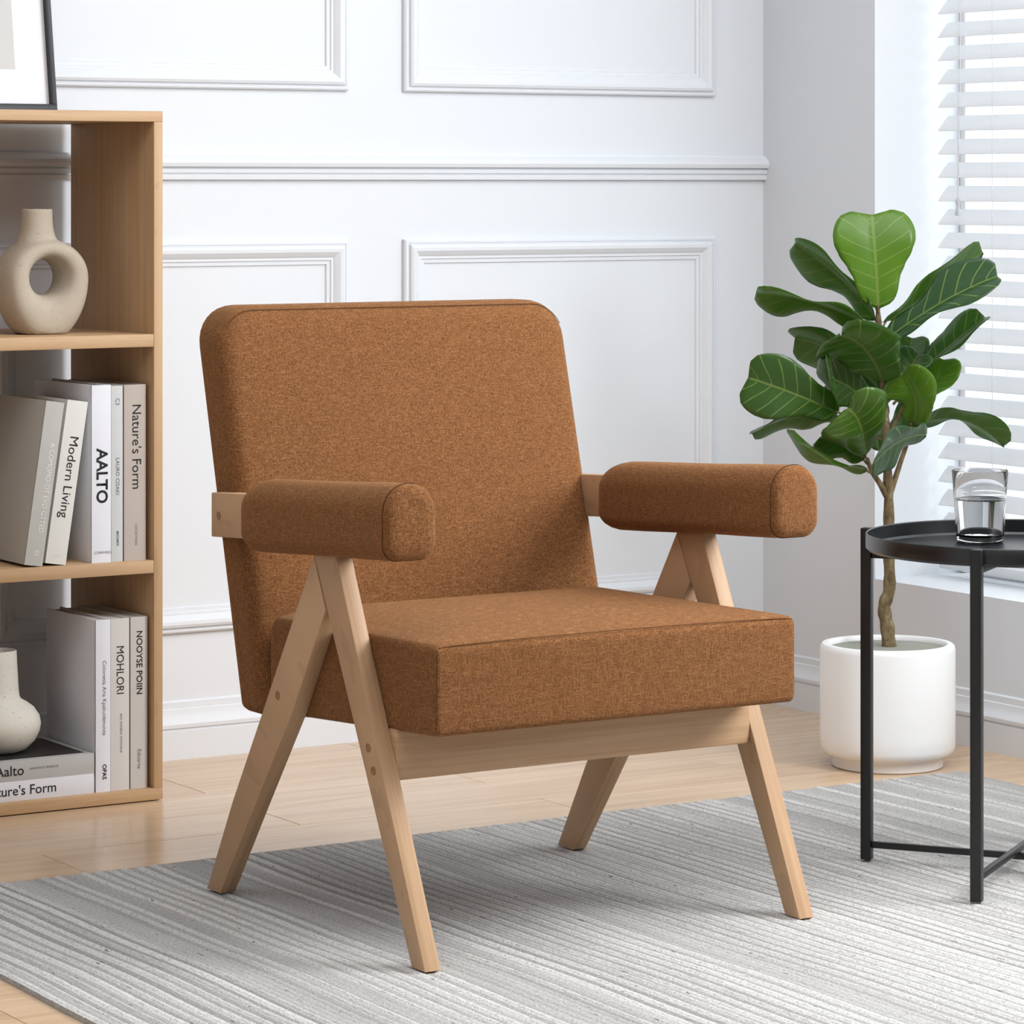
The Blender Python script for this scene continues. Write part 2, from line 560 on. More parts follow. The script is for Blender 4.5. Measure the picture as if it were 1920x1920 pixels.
# window frame and pane behind the blind
w1 = struct(box('window_1', (4.30, WY0, WZ0), (4.34, WY0 + .018, WZ1), 'pot', None, 0.003), 'white window behind the blind')
box('window_frame', (4.31, WY1 - .018, WZ0), (4.34, WY1, WZ1), 'pot', w1, 0.003)
box('window_frame', (4.30, WY0 + .05, WZ0), (4.34, WY1 - .05, WZ0 + .05), 'pot', w1, 0.003)
box('window_frame', (4.30, WY0 + .05, WZ1 - .05), (4.34, WY1 - .05, WZ1), 'pot', w1, 0.003)
box('pane', (4.318, WY0 + .05, WZ0 + .05), (4.322, WY1 - .05, WZ1 - .05), 'pane', w1)

# skirting and chair rail
def run_profile(name, prof, axis, a, b, face):
    """prof: (z, depth out of wall); axis x -> on the back wall, y -> on the right wall"""
    vs = []; n = len(prof)
    for t in (a, b):
        for z, d in prof:
            vs.append((t, face - d, z) if axis == 'x' else (face - d, t, z))
    fs = [(i, (i + 1) % n, n + (i + 1) % n, n + i) for i in range(n)]
    fs += [tuple(range(n)), tuple(range(2 * n - 1, n - 1, -1))]
    return mesh_obj(name, vs, fs, 'wall', None, 20)

BASE = [(0, 0), (0, .015), (.052, .015), (.0535, .0125), (.056, .0125), (.0575, .016), (.064, .0165), (.068, .0145), (.074, .010), (.082, .0075), (.090, .0065), (.0915, .0045), (.103, .004), (.106, 0)]
struct(run_profile('baseboard_back', BASE, 'x', XL, XR, YB), 'white skirting board along the back wall')
struct(run_profile('baseboard_right', BASE, 'y', YF, YB - .015, XR), 'white skirting board under the window')
RAIL = [(1.055, 0), (1.055, .010), (1.061, .0115), (1.0635, .0115), (1.0645, .0085), (1.066, .0085), (1.0675, .0125), (1.075, .0135), (1.076, .0105), (1.0775, .0105), (1.079, .0185), (1.086, .021), (1.092, .0195), (1.097, .014), (1.1, .009), (1.1035, .0075), (1.1035, 0)]
struct(run_profile('trim_1', RAIL, 'x', XL, XR, YB), 'white chair rail moulding across the back wall')

MOULD = [(0, 0), (0, .008), (.003, .011), (.0065, .0115), (.0085, .0095), (.0095, .0095), (.011, .015), (.016, .0175), (.022, .0165), (.028, .012), (.031, .0095), (.0325, .0075), (.037, .0075), (.0385, .0045), (.045, .004), (.0465, 0)]
def panel_mould(x0, x1, z0, z1):
    vs = []; n = len(MOULD)
    for sx, sz in ((0, 0), (1, 0), (1, 1), (0, 1)):
        for w, d in MOULD:
            vs.append(((x0 + w) if sx == 0 else (x1 - w), YB - d, (z0 + w) if sz == 0 else (z1 - w)))
    fs = []
    for q in range(4):
        A = q * n; B = ((q + 1) % 4) * n
        for i in range(n - 1): fs.append((A + i, A + i + 1, B + i + 1, B + i))
    mesh_obj('panel_moulding', vs, fs, 'wall', wall_back, 20)
for i in range(-3, 2):
    xa = 3.254 + i * 0.843
    if i == 1: continue
    panel_mould(xa, xa + 0.722, 1.222, 2.45)
    panel_mould(xa, xa + 0.722, 0.229, 0.942)

# ------------------------------------------------------------------ rug
RX0, RX1, RY0, RY1, RZ = 1.806, 3.88, 1.75, 4.732, 0.009
def make_rug():
    rnd = random.Random(3)
    prof = [(RX0, 0.0, .3), (RX0 + .0015, RZ * .75, .3)]
    x = RX0 + .004; k_ = 0; flat = 0
    while x < RX1 - .03:
        if flat <= 0 and rnd.random() < .06: flat = rnd.randint(2, 5)
        w = rnd.uniform(.0085, .0135)
        if flat > 0:
            hgt, val = rnd.uniform(.0006, .0012), rnd.uniform(.25, .5); flat -= 1
        elif k_ % 2 == 0: hgt, val = rnd.uniform(.0018, .0026), rnd.uniform(.65, 1.0)
        else: hgt, val = rnd.uniform(.0004, .0012), rnd.uniform(.0, .4)
        k_ += 1
        for k in range(6):
            f = k / 6
            prof.append((x + w * f, RZ - .0030 + hgt * math.sin(math.pi * f), val))
        x += w
    prof += [(RX1 - .0015, RZ * .75, .3), (RX1, 0.0, .3)]
    yarn = [p[2] for p in prof]; prof = [p[:2] for p in prof]
    ny = 150
    vs = []; n = len(prof)
    ys = [RY0 + (RY1 - RY0) * j / ny for j in range(ny + 1)]
    for j, y in enumerate(ys):
        for i, (px, pz) in enumerate(prof):
            wob = 0.0035 * math.sin(y * 5.1 + px * 3.0) + 0.002 * math.sin(y * 13.0 + px * 9.0)
            e = 0.0 if (i in (0, n - 1)) else rnd.uniform(-.0003, .0003)
            z = pz + e
            if j in (0, ny): z = 0.0
            edge = rnd.uniform(-.0025, .0025) if j >= ny - 1 else 0
            vs.append((px + wob, y + edge, max(z, 0.0003)))
    fs = []
    for j in range(ny):
        for i in range(n - 1): fs.append((j * n + i, j * n + i + 1, (j + 1) * n + i + 1, (j + 1) * n + i))
    fs.append(tuple(range(ny * n, ny * n + n))[::-1]); fs.append(tuple(range(n)))
    for j in range(ny): fs.append((j * n, (j + 1) * n, (j + 1) * n + n - 1, j * n + n - 1))
    o = mesh_obj('area_rug', vs, fs, 'rug', None, 60)
    at = o.data.attributes.new('yarn', 'FLOAT', 'POINT')
    at.data.foreach_set('value', (yarn * (ny + 1))[:len(o.data.vertices)])
    tag(o, 'grey and off-white striped woven area rug under the armchair', 'rug')
make_rug()

# ------------------------------------------------------------------ armchair
chair = tag(empty('armchair', (2.605, 4.15, RZ)), 'brown upholstered armchair with V-shaped light wooden legs', 'armchair')
CI = Vector((-2.605, -4.15, -RZ))
def into(o, parent):
    """geometry was written in room coordinates; hang it under the parent without moving it"""
    base = Vector((0, 0, 0)); p = parent
    while p is not None:
        base += p.location; p = p.parent
    for v in o.data.vertices: v.co -= base
    o.parent = parent
    return o

def backrest_fn(a, b, c):
    z = 0.5725 + b
    yb = 4.482 + 0.265 * (z - 0.416)
    return (2.608 + a, yb - c, z)
BW, BH, BT = 0.610, 0.587, 0.092
back = into(pad('backrest', BW, BH, BT, (.014, .056, .060, .014), .026, 'fabric', None, backrest_fn, (0.0, 0.012), 8), chair)
def seam_loop(w, h, rs, ins, c, fn, parent, crown=0.0, W=1, H=1, closed=True):
    o = rrect(w - 2 * ins, h - 2 * ins, [max(r - ins, .001) for r in rs], 8)
    pts = [Vector(fn(a, b, c)) for a, b in o]
    if closed: pts.append(pts[0])
    into(tube('seam', pts, 0.0006, 'seam', None, 6), chair).parent = parent
    ob = parent.children[-1] if parent.children else None
def put_seam(pts, parent):
    o = into(tube('seam', pts, 0.0006, 'seam', None, 6), chair)
    o.parent = parent
o = rrect(BW - .012, BH - .012, (.01, .050, .054, .01), 8)
put_seam([Vector(backrest_fn(a, b, BT - .0055)) for a, b in o if b > .255], back)

SX0, SX1, SY0, SY1 = 2.3105, 2.9045, 3.888, 4.375
SW, SD, ST = SX1 - SX0, SY1 - SY0, 0.119
def seat_fn(a, b, c):
    y = (SY0 + SY1) / 2 + b
    q = max(0.0, (b - (SD / 2 - .05)) / .05)
    c = c * (1 - .24 * q * q)
    return ((SX0 + SX1) / 2 + a, y, 0.314 - 0.060 * (y - SY0) * (1 - .7 * min(1.0, max(0.0, c / ST))) + c)
seat = into(pad('seat_cushion', SW, SD, ST, (.008, .03, .03, .008), .0095, 'fabric', None, seat_fn, (0.0, 0.028), 8, cexp=.42, inner=14), chair)
def seat_top(a, b, c):
    fx = max(0.0, 1 - (2 * a / SW) ** 2); fy = max(0.0, 1 - (2 * b / SD) ** 2)
    return Vector(seat_fn(a, b, c + 0.028 * (fx ** .42) * (fy ** .42)))
put_seam([seat_top(-SW / 2 + .006 + (SW - .012) * k / 40, -SD / 2 + .0030, ST - .0026) for k in range(41)], seat)
for sx in (-1, 1):
    put_seam([Vector(seat_fn(sx * (SW / 2 - .0026), -SD / 2 + .0026, .0095 + (ST - .019) * k / 12)) for k in range(13)], seat)

FRONT = [(4.190, .556), (4.124, .556), (3.873, RZ), (3.908, RZ)]
BACK = [(4.1775, .530), (4.145, .457), (4.243, .300), (4.352, .157), (4.463, RZ), (4.506, RZ), (4.424, .150), (4.331, .292)]
def plug(y, z, x, parent):
    vs, fs = [], []
    for d, r in ((0, .0062), (.0008, .0062), (.0008, .0046), (.0002, .0044)):
        for k in range(14):
            a = 2 * math.pi * k / 14
            vs.append((x - d, y + r * math.cos(a), z + r * math.sin(a)))
    for j in range(3):
        for k in range(14): fs.append((j * 14 + k, j * 14 + (k + 1) % 14, (j + 1) * 14 + (k + 1) % 14, (j + 1) * 14 + k))
    fs.append(tuple(range(42, 56)))
    o = into(mesh_obj('dowel_plug', vs, fs, 'plug', None, 30), chair); o.parent = parent
for x0, side in ((2.285, -1), (2.8995, 1)):
    x1 = x0 + .025
    lf = into(prism('leg', FRONT, x0, x1, 'ash', None, .0014, (0, -.33, -1)), chair)
    lb = into(prism('leg', BACK, x0, x1, 'ash', None, .0014, (0, .56, -1)), chair)
    bar = into(prism('armrest_rail', [(4.492, .529), (4.492, .594), (4.02, .620), (4.02, .556)], x0, x1, 'ash', None, .002, (0, 1, -.05)), chair)
    if side < 0:
        plug(4.284, .322, x0, lb); plug(4.024, .284, x0, lf); plug(4.010, .255, x0, lf); plug(4.467, .562, x0, bar)
    # padded roll: D-shaped section swept along the rail
    yf = 3.925 if side < 0 else 3.893
    yr = 4.362
    cx = x0 + .0115
    L = yr - yf
    sec = rrect(.080, .104, (.022, .039, .039, .022), 8)
    stations = []
    for s_, k, in_ in [(0, .02, 0), (0, .55, 0), (.0008, .80, 0), (.004, .93, 0), (.009, .985, 0), (.014, .975, 0), (.018, .985, 0), (.03, 1.0, 0), (.08, 1.0, 0), (.16, .985, 0), (.24, .985, 0), (.32, .995, 0), (.36, 1.0, 0), (L - .05, .995, 0), (L - .03, .95, 0), (L - .015, .88, 0), (L - .005, .80, 0), (L, .70, 0), (L + .001, .4, 0), (L + .001, .02, 0)]:
        stations.append((s_, k))
    vs, fs = [], []
    for s_, k in stations:
        y = yf + s_; zc = .5975 - .058 * s_
        for a, b in sec: vs.append((cx + a * k, y, zc + b * k))
    m = len(sec)
    for j in range(len(stations) - 1):
        for k in range(m): fs.append((j * m + k, j * m + (k + 1) % m, (j + 1) * m + (k + 1) % m, (j + 1) * m + k))
    fs.append(tuple(range(m))[::-1]); fs.append(tuple(range((len(stations) - 1) * m, len(stations) * m)))
    pd = into(mesh_obj('arm_pad', vs, fs, 'fabric', None, 60), chair)
    put_seam([(cx + a * .995, yf + .012, .597 + b * .995) for a, b in sec + sec[:1]], pd)
into(box('front_rail', (2.310, 3.992, .2415), (2.8995, 4.014, .311), 'ash', None, .003, (1, 0, 0)), chair)

# ------------------------------------------------------------------ bookcase
KX0, KX1, KY0, KY1, KT = 1.83, 2.5715, 5.235, 5.572, 0.0165
case = tag(empty('bookcase', (2.2, 5.4, 0)), 'open light oak bookcase against the panelled wall', 'bookcase')
def kpart(name, lo, hi, ax):
    return into(box(name, lo, hi, 'shelf', None, .0008, ax), case)
kpart('top_board', (KX0, KY0, 1.153), (KX1, KY1, 1.171), (1, 0, 0))
kpart('bottom_board', (KX0, KY0, 0.002), (KX1, KY1, .0215), (1, 0, 0))
kpart('side_panel', (KX1 - KT, KY0 + .0005, .0215), (KX1, KY1, 1.153), (0, 0, 1))
kpart('side_panel', (KX0, KY0 + .0005, .0215), (KX0 + KT, KY1, 1.153), (0, 0, 1))
kpart('shelf_board', (KX0 + KT, KY0 + .001, .771), (KX1 - KT, KY1, .7925), (1, 0, 0))
kpart('shelf_board', (KX0 + KT, KY0 + .001, .387), (KX1 - KT, KY1, .4085), (1, 0, 0))

# ------------------------------------------------------------------ books
def book(loc, th, ht, dp, cover, label, rot=0.0, mirror=False, texts=(), flat=False, top=None, group=None):
    """standing: x thickness (from -th to 0), y depth, z height, spine at y = 0 facing -y.
    flat: x length (from -ht to 0), z thickness"""
    e = tag(empty('book', loc, (0, rot, 0)), label, 'book', group)
    c = 0.0022
    def f(x, y, z):     # standing -> flat
        return (-ht + z, y, x + th) if flat else (x, y, z)
    def bx(name, lo, hi, mat, bev):
        o = box(name, lo, hi, mat, e, bev)
        if flat:
            for v in o.data.vertices: v.co = Vector(f(*v.co))
            o.data.flip_normals() if False else None
        return o
    bm = bmesh.new()
    add_box(bm, (-th, 0.0012, 0), (-th + c, dp, ht), .0004)
    add_box(bm, (-c, 0.0012, 0), (0, dp, ht), .0004)
    # gently rounded spine
    n = 8
    prof = [(-th + th * k / n, -0.0012 * math.sin(math.pi * k / n)) for k in range(n + 1)]
    prof += [(-th + th * k / n, 0.0030) for k in range(n, -1, -1)]
    a = [bm.verts.new((x, y, 0)) for x, y in prof]; b = [bm.verts.new((x, y, ht)) for x, y in prof]
    bm.faces.new(a[::-1]); bm.faces.new(b)
    for k in range(len(prof)): bm.faces.new((a[k], a[(k + 1) % len(prof)], b[(k + 1) % len(prof)], b[k]))
    if flat:
        for v in bm.verts: v.co = Vector(f(*v.co))
    bm_obj('cover', bm, cover, e, 30)
    bx('pages', (-th + c, .003, .003), (-c, dp - .004, ht - .003), 'pages', 0)
    if top:
        box('cover_print', (-ht + .012, .012, th), (-.012, dp - .01, th + .0004), top, e)
    for body, pos, size, mat, kw in texts:
        if flat:
            fn = lambda tx, ty, p=pos: Vector((p[0] + tx, -.0016, p[1] + ty))
        elif kw.get('across'):
            fn = lambda tx, ty, p=pos: Vector((p[0] + tx, -.0016, p[1] + ty))
        else:
            fn = lambda tx, ty, p=pos: Vector((p[0] + ty, -.0016, p[1] - tx))
        kk = {k: v for k, v in kw.items() if k != 'across'}
        text_mesh('lettering', body, size, fn, mat, e, **kk)
    return e

SZ = .4085; LO = .0215
book((2.5465, 5.250, SZ), .0405, .2985, .215, 'bk_taupe', 'taupe book titled Nature\'s Form beside the bookcase side panel', texts=[
    ("Nature's Form", (-.0185, .266), .0235, 'ink', dict(xscale=1.04)), ('LOCATION', (-.019, .063), .0065, 'ink_grey', dict(xscale=1.1))])
book((2.5045, 5.252, SZ), .0215, .2975, .215, 'bk_pale', 'thin pale grey book between the thick white and taupe books', texts=[
    ('LAURO CISAKI', (-.0105, .176), .0095, 'ink_grey', dict(xscale=1.02, bold=.004)), ('MEDIMER', (-.0105, .052), .0062, 'ink_grey', dict(bold=.01)), ('C3', (-.0105, .277), .0105, 'ink_grey', dict())])
book((2.4815, 5.250, SZ), .0355, .2995, .235, 'bk_white', 'thick white upright book with bold black capitals on its spine', texts=[
    ('AALTO', (-.018, .1925), .0285, 'ink', dict(bold=.022, xscale=1.0)), ('CTAM-MICE', (-.0315, .017), .0062, 'ink_grey', dict(across=True))])
book((2.3975, 5.249, SZ), .0375, .275, .205, 'bk_cream', 'cream book titled Modern Living leaning on the thick white book', rot=math.radians(8.6), texts=[
    ('Modern Living', (-.017, .216), .0225, 'ink', dict(xscale=1.06)), ('ELM', (-.022, .014), .006, 'ink_white', dict(across=True))])
book((2.3552, 5.249, SZ), .0330, .275, .200, 'bk_grey', 'grey book with white lettering leaning on the Modern Living book', rot=math.radians(8.4), texts=[
    ('A COMOMO OT EVO GTTED', (-.012, .206), .0125, 'ink_white', dict(xscale=.92)), ('ES', (-.014, .026), .010, 'ink_white', dict())])
book((2.5495, 5.250, LO), .0315, .291, .205, 'bk_stone', 'beige paperback beside the side panel on the bottom shelf', texts=[
    ('NOOYSE POIIN', (-.016, .268), .0155, 'ink', dict(bold=.012, xscale=1.02)), ('Edoarte', (-.016, .067), .0105, 'ink_grey', dict())])
book((2.5160, 5.251, LO), .0345, .2905, .205, 'bk_linen', 'off-white book titled MOHLORI in the middle of the bottom shelf row', texts=[
    ('MOHLORI', (-.018, .245), .0195, 'ink', dict(xscale=.95)), ('AIN INNENI MOIVANI', (-.016, .130), .0062, 'ink_grey', dict(xscale=1.1))])
book((2.4805, 5.250, LO), .0270, .2905, .200, 'bk_white', 'slim white upright book touching the two stacked books', texts=[
    ('Colorenia Aria Kpakuidenuivia', (-.012, .222), .0100, 'ink_grey', dict(xscale=1.02)), ('OPAS', (-.012, .047), .0105, 'ink', dict(bold=.02))])
book((2.4500, 5.250, LO), .0330, .30, .205, 'bk_white', "white book titled Nature's Form lying at the bottom of the stack", flat=True, texts=[
    ("Nature's Form", (-.2045, .0165), .0228, 'ink', dict(bold=.004))])
book((2.4500, 5.250, LO + .0332), .0340, .30, .200, 'bk_silver', 'silver grey book lying flat under the round cream vase', flat=True, top='bk_dark', texts=[
    ('Aalto', (-.180, .0165), .0238, 'ink', dict(bold=.004)), ('ANONNOT BOBOCK', (-.118, .0185), .0055, 'ink_grey', dict())])

# ------------------------------------------------------------------ vases
def donut_vase():
    cx, cy, z0 = 2.3955, 5.345, .7927
    zc = z0 + .095
    vs, fs = [], []; N, K = 72, 24
    for i in range(N):
        p = 2 * math.pi * i / N
        d = Vector((math.cos(p), math.sin(p)))
        ro = 1 / math.sqrt((d.x / .0785) ** 2 + (d.y / (.068 if d.y > 0 else .112)) ** 2)
        ri = .031 + .002 * d.y
        mid = (ro + ri) / 2; hr = (ro - ri) / 2
        for k in range(K):
            q = 2 * math.pi * k / K
            cq, sq = math.cos(q), math.sin(q)
            r = mid + hr * math.copysign(abs(cq) ** .85, cq)
            y = .046 * math.copysign(abs(sq) ** .8, sq)
            z = zc + r * d.y
            vs.append((cx + r * d.x, cy + y, max(z, z0)))
    for i in range(N):
        for k in range(K):
            fs.append((i * K + k, i * K + (k + 1) % K, ((i + 1) % N) * K + (k + 1) % K, ((i + 1) % N) * K + k))
    prof = [(0, .142), (.040, .142), (.037, .155), (.031, .168), (.0280, .180), (.0268, .195), (.0270, .212), (.0258, .2135), (.0230, .212), (.0225, .172), (0, .170)]
    base = len(vs); seg = 40; rings = []
    for r, z in prof:
        if r == 0: rings.append([len(vs)]); vs.append((cx - .0075, cy, z0 + z))
        else:
            rings.append(list(range(len(vs), len(vs) + seg)))
            for k in range(seg):
                a = 2 * math.pi * k / seg; vs.append((cx - .0075 + r * math.cos(a), cy + r * .95 * math.sin(a), z0 + z))
    for A, B in zip(rings, rings[1:]):
        for k in range(seg):
            k2 = (k + 1) % seg
            if len(A) == 1: fs.append((A[0], B[k2], B[k]))
            elif len(B) == 1: fs.append((A[k], A[k2], B[0]))
            else: fs.append((A[k], A[k2], B[k2], B[k]))
    o = mesh_obj('vase', vs, fs, 'vase_a', None, 80)
    m = o.modifiers.new('merge', 'REMESH'); m.mode = 'VOXEL'; m.voxel_size = .0022; m.use_smooth_shade = True
    s = o.modifiers.new('soften', 'SMOOTH'); s.factor = .5; s.iterations = 12
    tag(o, 'beige ring-shaped ceramic vase with a hole on the upper shelf', 'vase')
donut_vase()
v2 = lathe('vase', [(0, 0), (.036, 0), (.050, .006), (.064, .020), (.0715, .036), (.0735, .047), (.071, .060), (.062, .074), (.050, .083), (.041, .088), (.0375, .093), (.036, .105), (.0335, .150), (.0325, .170), (.0312, .1715), (.030, .170), (.031, .120), (.028, .098), (0, .096)],
           'vase_b', None, 64, (2.3155, 5.345, LO + .0332 + .0346))
tag(v2, 'cream round-bellied ceramic vase standing on the stacked books', 'vase')

# ------------------------------------------------------------------ framed print leaning on the wall
fr = tag(empty('picture_frame', (2.184, 5.438, 1.1745), (math.radians(-8.6), 0, 0)), 'black framed print leaning on the wall above the bookcase', 'picture')
FW, FH, FB = .57, .86, .0105
def fpart(name, lo, hi, mat, b=.0008): return box(name, lo, hi, mat, fr, b)
fpart('frame_rail', (-FW / 2, 0, 0), (FW / 2, .02, FB + .001), 'frame_black')
fpart('frame_rail', (-FW / 2, 0, FH - FB), (FW / 2, .02, FH), 'frame_black')
fpart('frame_rail', (-FW / 2, 0, FB + .001), (-FW / 2 + FB, .02, FH - FB), 'frame_black')
fpart('frame_rail', (FW / 2 - FB, 0, FB + .001), (FW / 2, .02, FH - FB), 'frame_black')
fpart('picture_mat', (-FW / 2 + FB, .010, FB + .001), (FW / 2 - FB, .014, FH - FB), 'mat_white', 0)
fpart('print', (-FW / 2 + FB + .060, .0094, FB + .063), (FW / 2 - FB - .060, .0101, FH - FB - .06), 'print_grey', 0)

# ------------------------------------------------------------------ side table with tray and glass
TC = Vector((3.380, 3.967, 0)); TR = .229
table = tag(empty('side_table', (TC.x, TC.y, RZ + .001)), 'round black metal tray side table on the rug', 'side table')
lathe('tray', [(0, .483), (TR - .004, .483), (TR, .487), (TR, .508), (TR - .0012, .5095), (TR - .0025, .508), (TR - .0028, .489), (TR - .006, .4855), (0, .4853)], 'tray', table, 128)
A0 = math.atan2(4.167 - TC.y, 3.239 - TC.x)
for k in range(4):
    a = A0 + k * math.pi / 2
    d = Vector((math.cos(a), math.sin(a), 0))
    rot = Matrix.Rotation(a, 4, 'Z')
    o = box('leg', (TR, -.0082, 0), (TR + .0164, .0082, .509), 'black', table, .0012); o.matrix_local = rot
for k in range(2):
    a = A0 + k * math.pi / 2
    o = box('cross_bar', (-TR, -.005, .018 + k * .010), (TR, .005, .028 + k * .010), 'black', table, .002); o.matrix_local = Matrix.Rotation(a, 4, 'Z')
    o = box('tray_support', (-TR, -.005, .463 + k * .010), (TR, .005, .473 + k * .010), 'black', table, .002); o.matrix_local = Matrix.Rotation(a, 4, 'Z')

GZ = RZ + .001 + .4853 + .0003
glass = tag(empty('water_glass', (3.402, 4.082, GZ)), 'clear drinking glass half full of water on the black tray', 'glass')
lathe('tumbler', [(0, 0), (.033, 0), (.0355, .002), (.0365, .006), (.0405, .070), (.0435, .1095), (.0431, .1108), (.0425, .1108), (.0419, .1095), (.0389, .070), (.0346, .013), (.030, .0095), (0, .0095)], 'glass', glass, 64)
lathe('water', [(0, .0097), (.0298, .0097), (.0344, .0132), (.0384, .0640), (.0386, .0660), (.0375, .0652), (0, .0650)], 'water', glass, 64)

# ------------------------------------------------------------------ potted fig
PX, PY = 3.833, 4.857
plant = tag(empty('potted_fig', (PX, PY, 0)), 'fiddle-leaf fig with broad green leaves in a white cylindrical pot', 'plant')
lathe('pot', [(0, 0), (.097, 0), (.0995, .002), (.1005, .018), (.103, .021), (.112, .023), (.118, .028), (.1212, .037), (.1215, .060), (.1215, .210), (.1202, .2165), (.117, .2200), (.1075, .2205), (.1045, .218), (.1035, .213), (.1035, .19), (0, .19)], 'pot', plant, 96)
lathe('soil', [(0, .2145), (.05, .2138), (.09, .212), (.1034, .2115), (.1034, .195), (0, .195)], 'soil', plant, 48)
# plant axes: a = to the right of the viewer, b = up from the rim, t = towards the viewer
ca, sa = math.cos(YAW), math.sin(YAW)
def pl(a, b, t): return Vector((a * ca - t * sa, -a * sa - t * ca, .22 + b))
trunk = spline([pl(.004, -.016, .0), pl(-.001, .03, .002), pl(-.006, .066, 0), pl(.003, .10, .003), pl(.002, .17, 0), pl(.002, .26, 0), pl(-.001, .33, 0), pl(-.004, .40, .002), pl(-.009, .47, 0), pl(-.012, .52, 0), pl(-.017, .59, 0), pl(-.018, .615, 0)], 5)
nt = len(trunk)
into_r = [.0135 - .0095 * (i / (nt - 1)) ** 1.0 + .0009 * math.sin(i * 1.7) for i in range(nt)]
tube('trunk', trunk, into_r, 'bark', plant, 12)
def branch(pts, r0, r1):
    p = spline(pts, 5)
    tube('branch', p, [r0 + (r1 - r0) * i / (len(p) - 1) for i in range(len(p))], 'bark', plant, 8)
branch([pl(.0, .262, 0), pl(-.016, .29, .01), pl(-.030, .31, .02), pl(-.04, .335, .03)], .0065, .0035)
branch([pl(.003, .265, 0), pl(.014, .295, -.006), pl(.026, .33, -.01), pl(.038, .365, -.01), pl(.044, .40, -.008)], .006, .003)
branch([pl(.001, .375, 0), pl(.018, .41, .012), pl(.03, .44, .02)], .004, .0025)

WP = [(0, .08), (.04, .28), (.1, .42), (.2, .50), (.32, .56), (.45, .70), (.58, .88), (.70, .99), (.78, 1.0), (.86, .93), (.92, .78), (.965, .54), (.99, .28), (1.0, .06)]
def wprof(v):
    for (a, x), (b, y) in zip(WP, WP[1:]):
        if v <= b:
            f = (v - a) / (b - a); f = f * f * (3 - 2 * f) * .5 + f * .5
            return x + (y - x) * f
    return WP[-1][1]
def leaf(base, tip, ctrl, side, width, fold=.35, wave=.05, pet=None, curl=0.0, seed=0):
    """base, tip, ctrl in plant axes (ctrl = offset of the middle), side = direction across the blade"""
    rnd = random.Random(seed)
    B, T_ = pl(*base), pl(*tip)
    Cc = (B + T_) / 2 + (pl(*ctrl) - pl(0, 0, 0)) * 2
    sd = pl(*side) - pl(0, 0, 0)
    NV, NU = 26, 12
    vs, uv, fs = [], [], []
    ph = rnd.uniform(0, 6)
    for i in range(NV + 1):
        v = i / NV
        P = B * (1 - v) ** 2 + Cc * 2 * v * (1 - v) + T_ * v * v
        tn = ((Cc - B) * (1 - v) + (T_ - Cc) * v).normalized()
        s = (sd - tn * sd.dot(tn)).normalized(); n = s.cross(tn).normalized()
        w = width / 2 * wprof(v)
        for j in range(NU + 1):
            u = -1 + 2 * j / NU
            au = abs(u)
            ang = fold * (1 - .35 * au)
            wob = wave * width * math.sin(v * 11 + ph + (0 if u < 0 else 1.4)) * au ** 2
            off = s * (u * w * math.cos(ang)) + n * (au * w * math.sin(ang) - curl * width * au ** 3 + wob)
            notch = tn * (.09 * width * min(1.0, au * wprof(v) / .4) ** 2 * min(1.0, max(0.0, (v - .72) / .2)))
            vs.append(P + off + notch); uv.append((.5 + .5 * u * wprof(v) * .98, v))
    m = NU + 1
    for i in range(NV):
        for j in range(NU): fs.append((i * m + j, i * m + j + 1, (i + 1) * m + j + 1, (i + 1) * m + j))
    me = bpy.data.meshes.new('leaf'); me.from_pydata([tuple(v) for v in vs], [], fs); me.update()
    ul = me.uv_layers.new(name='UVMap')
    for lp in me.loops: ul.data[lp.index].uv = uv[lp.vertex_index]
    o = finish('leaf', me, 'leaf', plant, 80)
    sm = o.modifiers.new('thickness', 'SOLIDIFY'); sm.thickness = .0007; sm.offset = 0
    if pet is not None:
        p0 = pl(*pet)
        pts = spline([p0, (p0 + B) / 2 + Vector((0, 0, -.003)), B + (Cc - B) * .06], 4)
        vs2, fs2 = tube_data(pts, [.0026 - .0009 * i / (len(pts) - 1) for i in range(len(pts))], 7)
        mesh_obj('petiole', vs2, fs2, 'bark', o, 50)
    return o

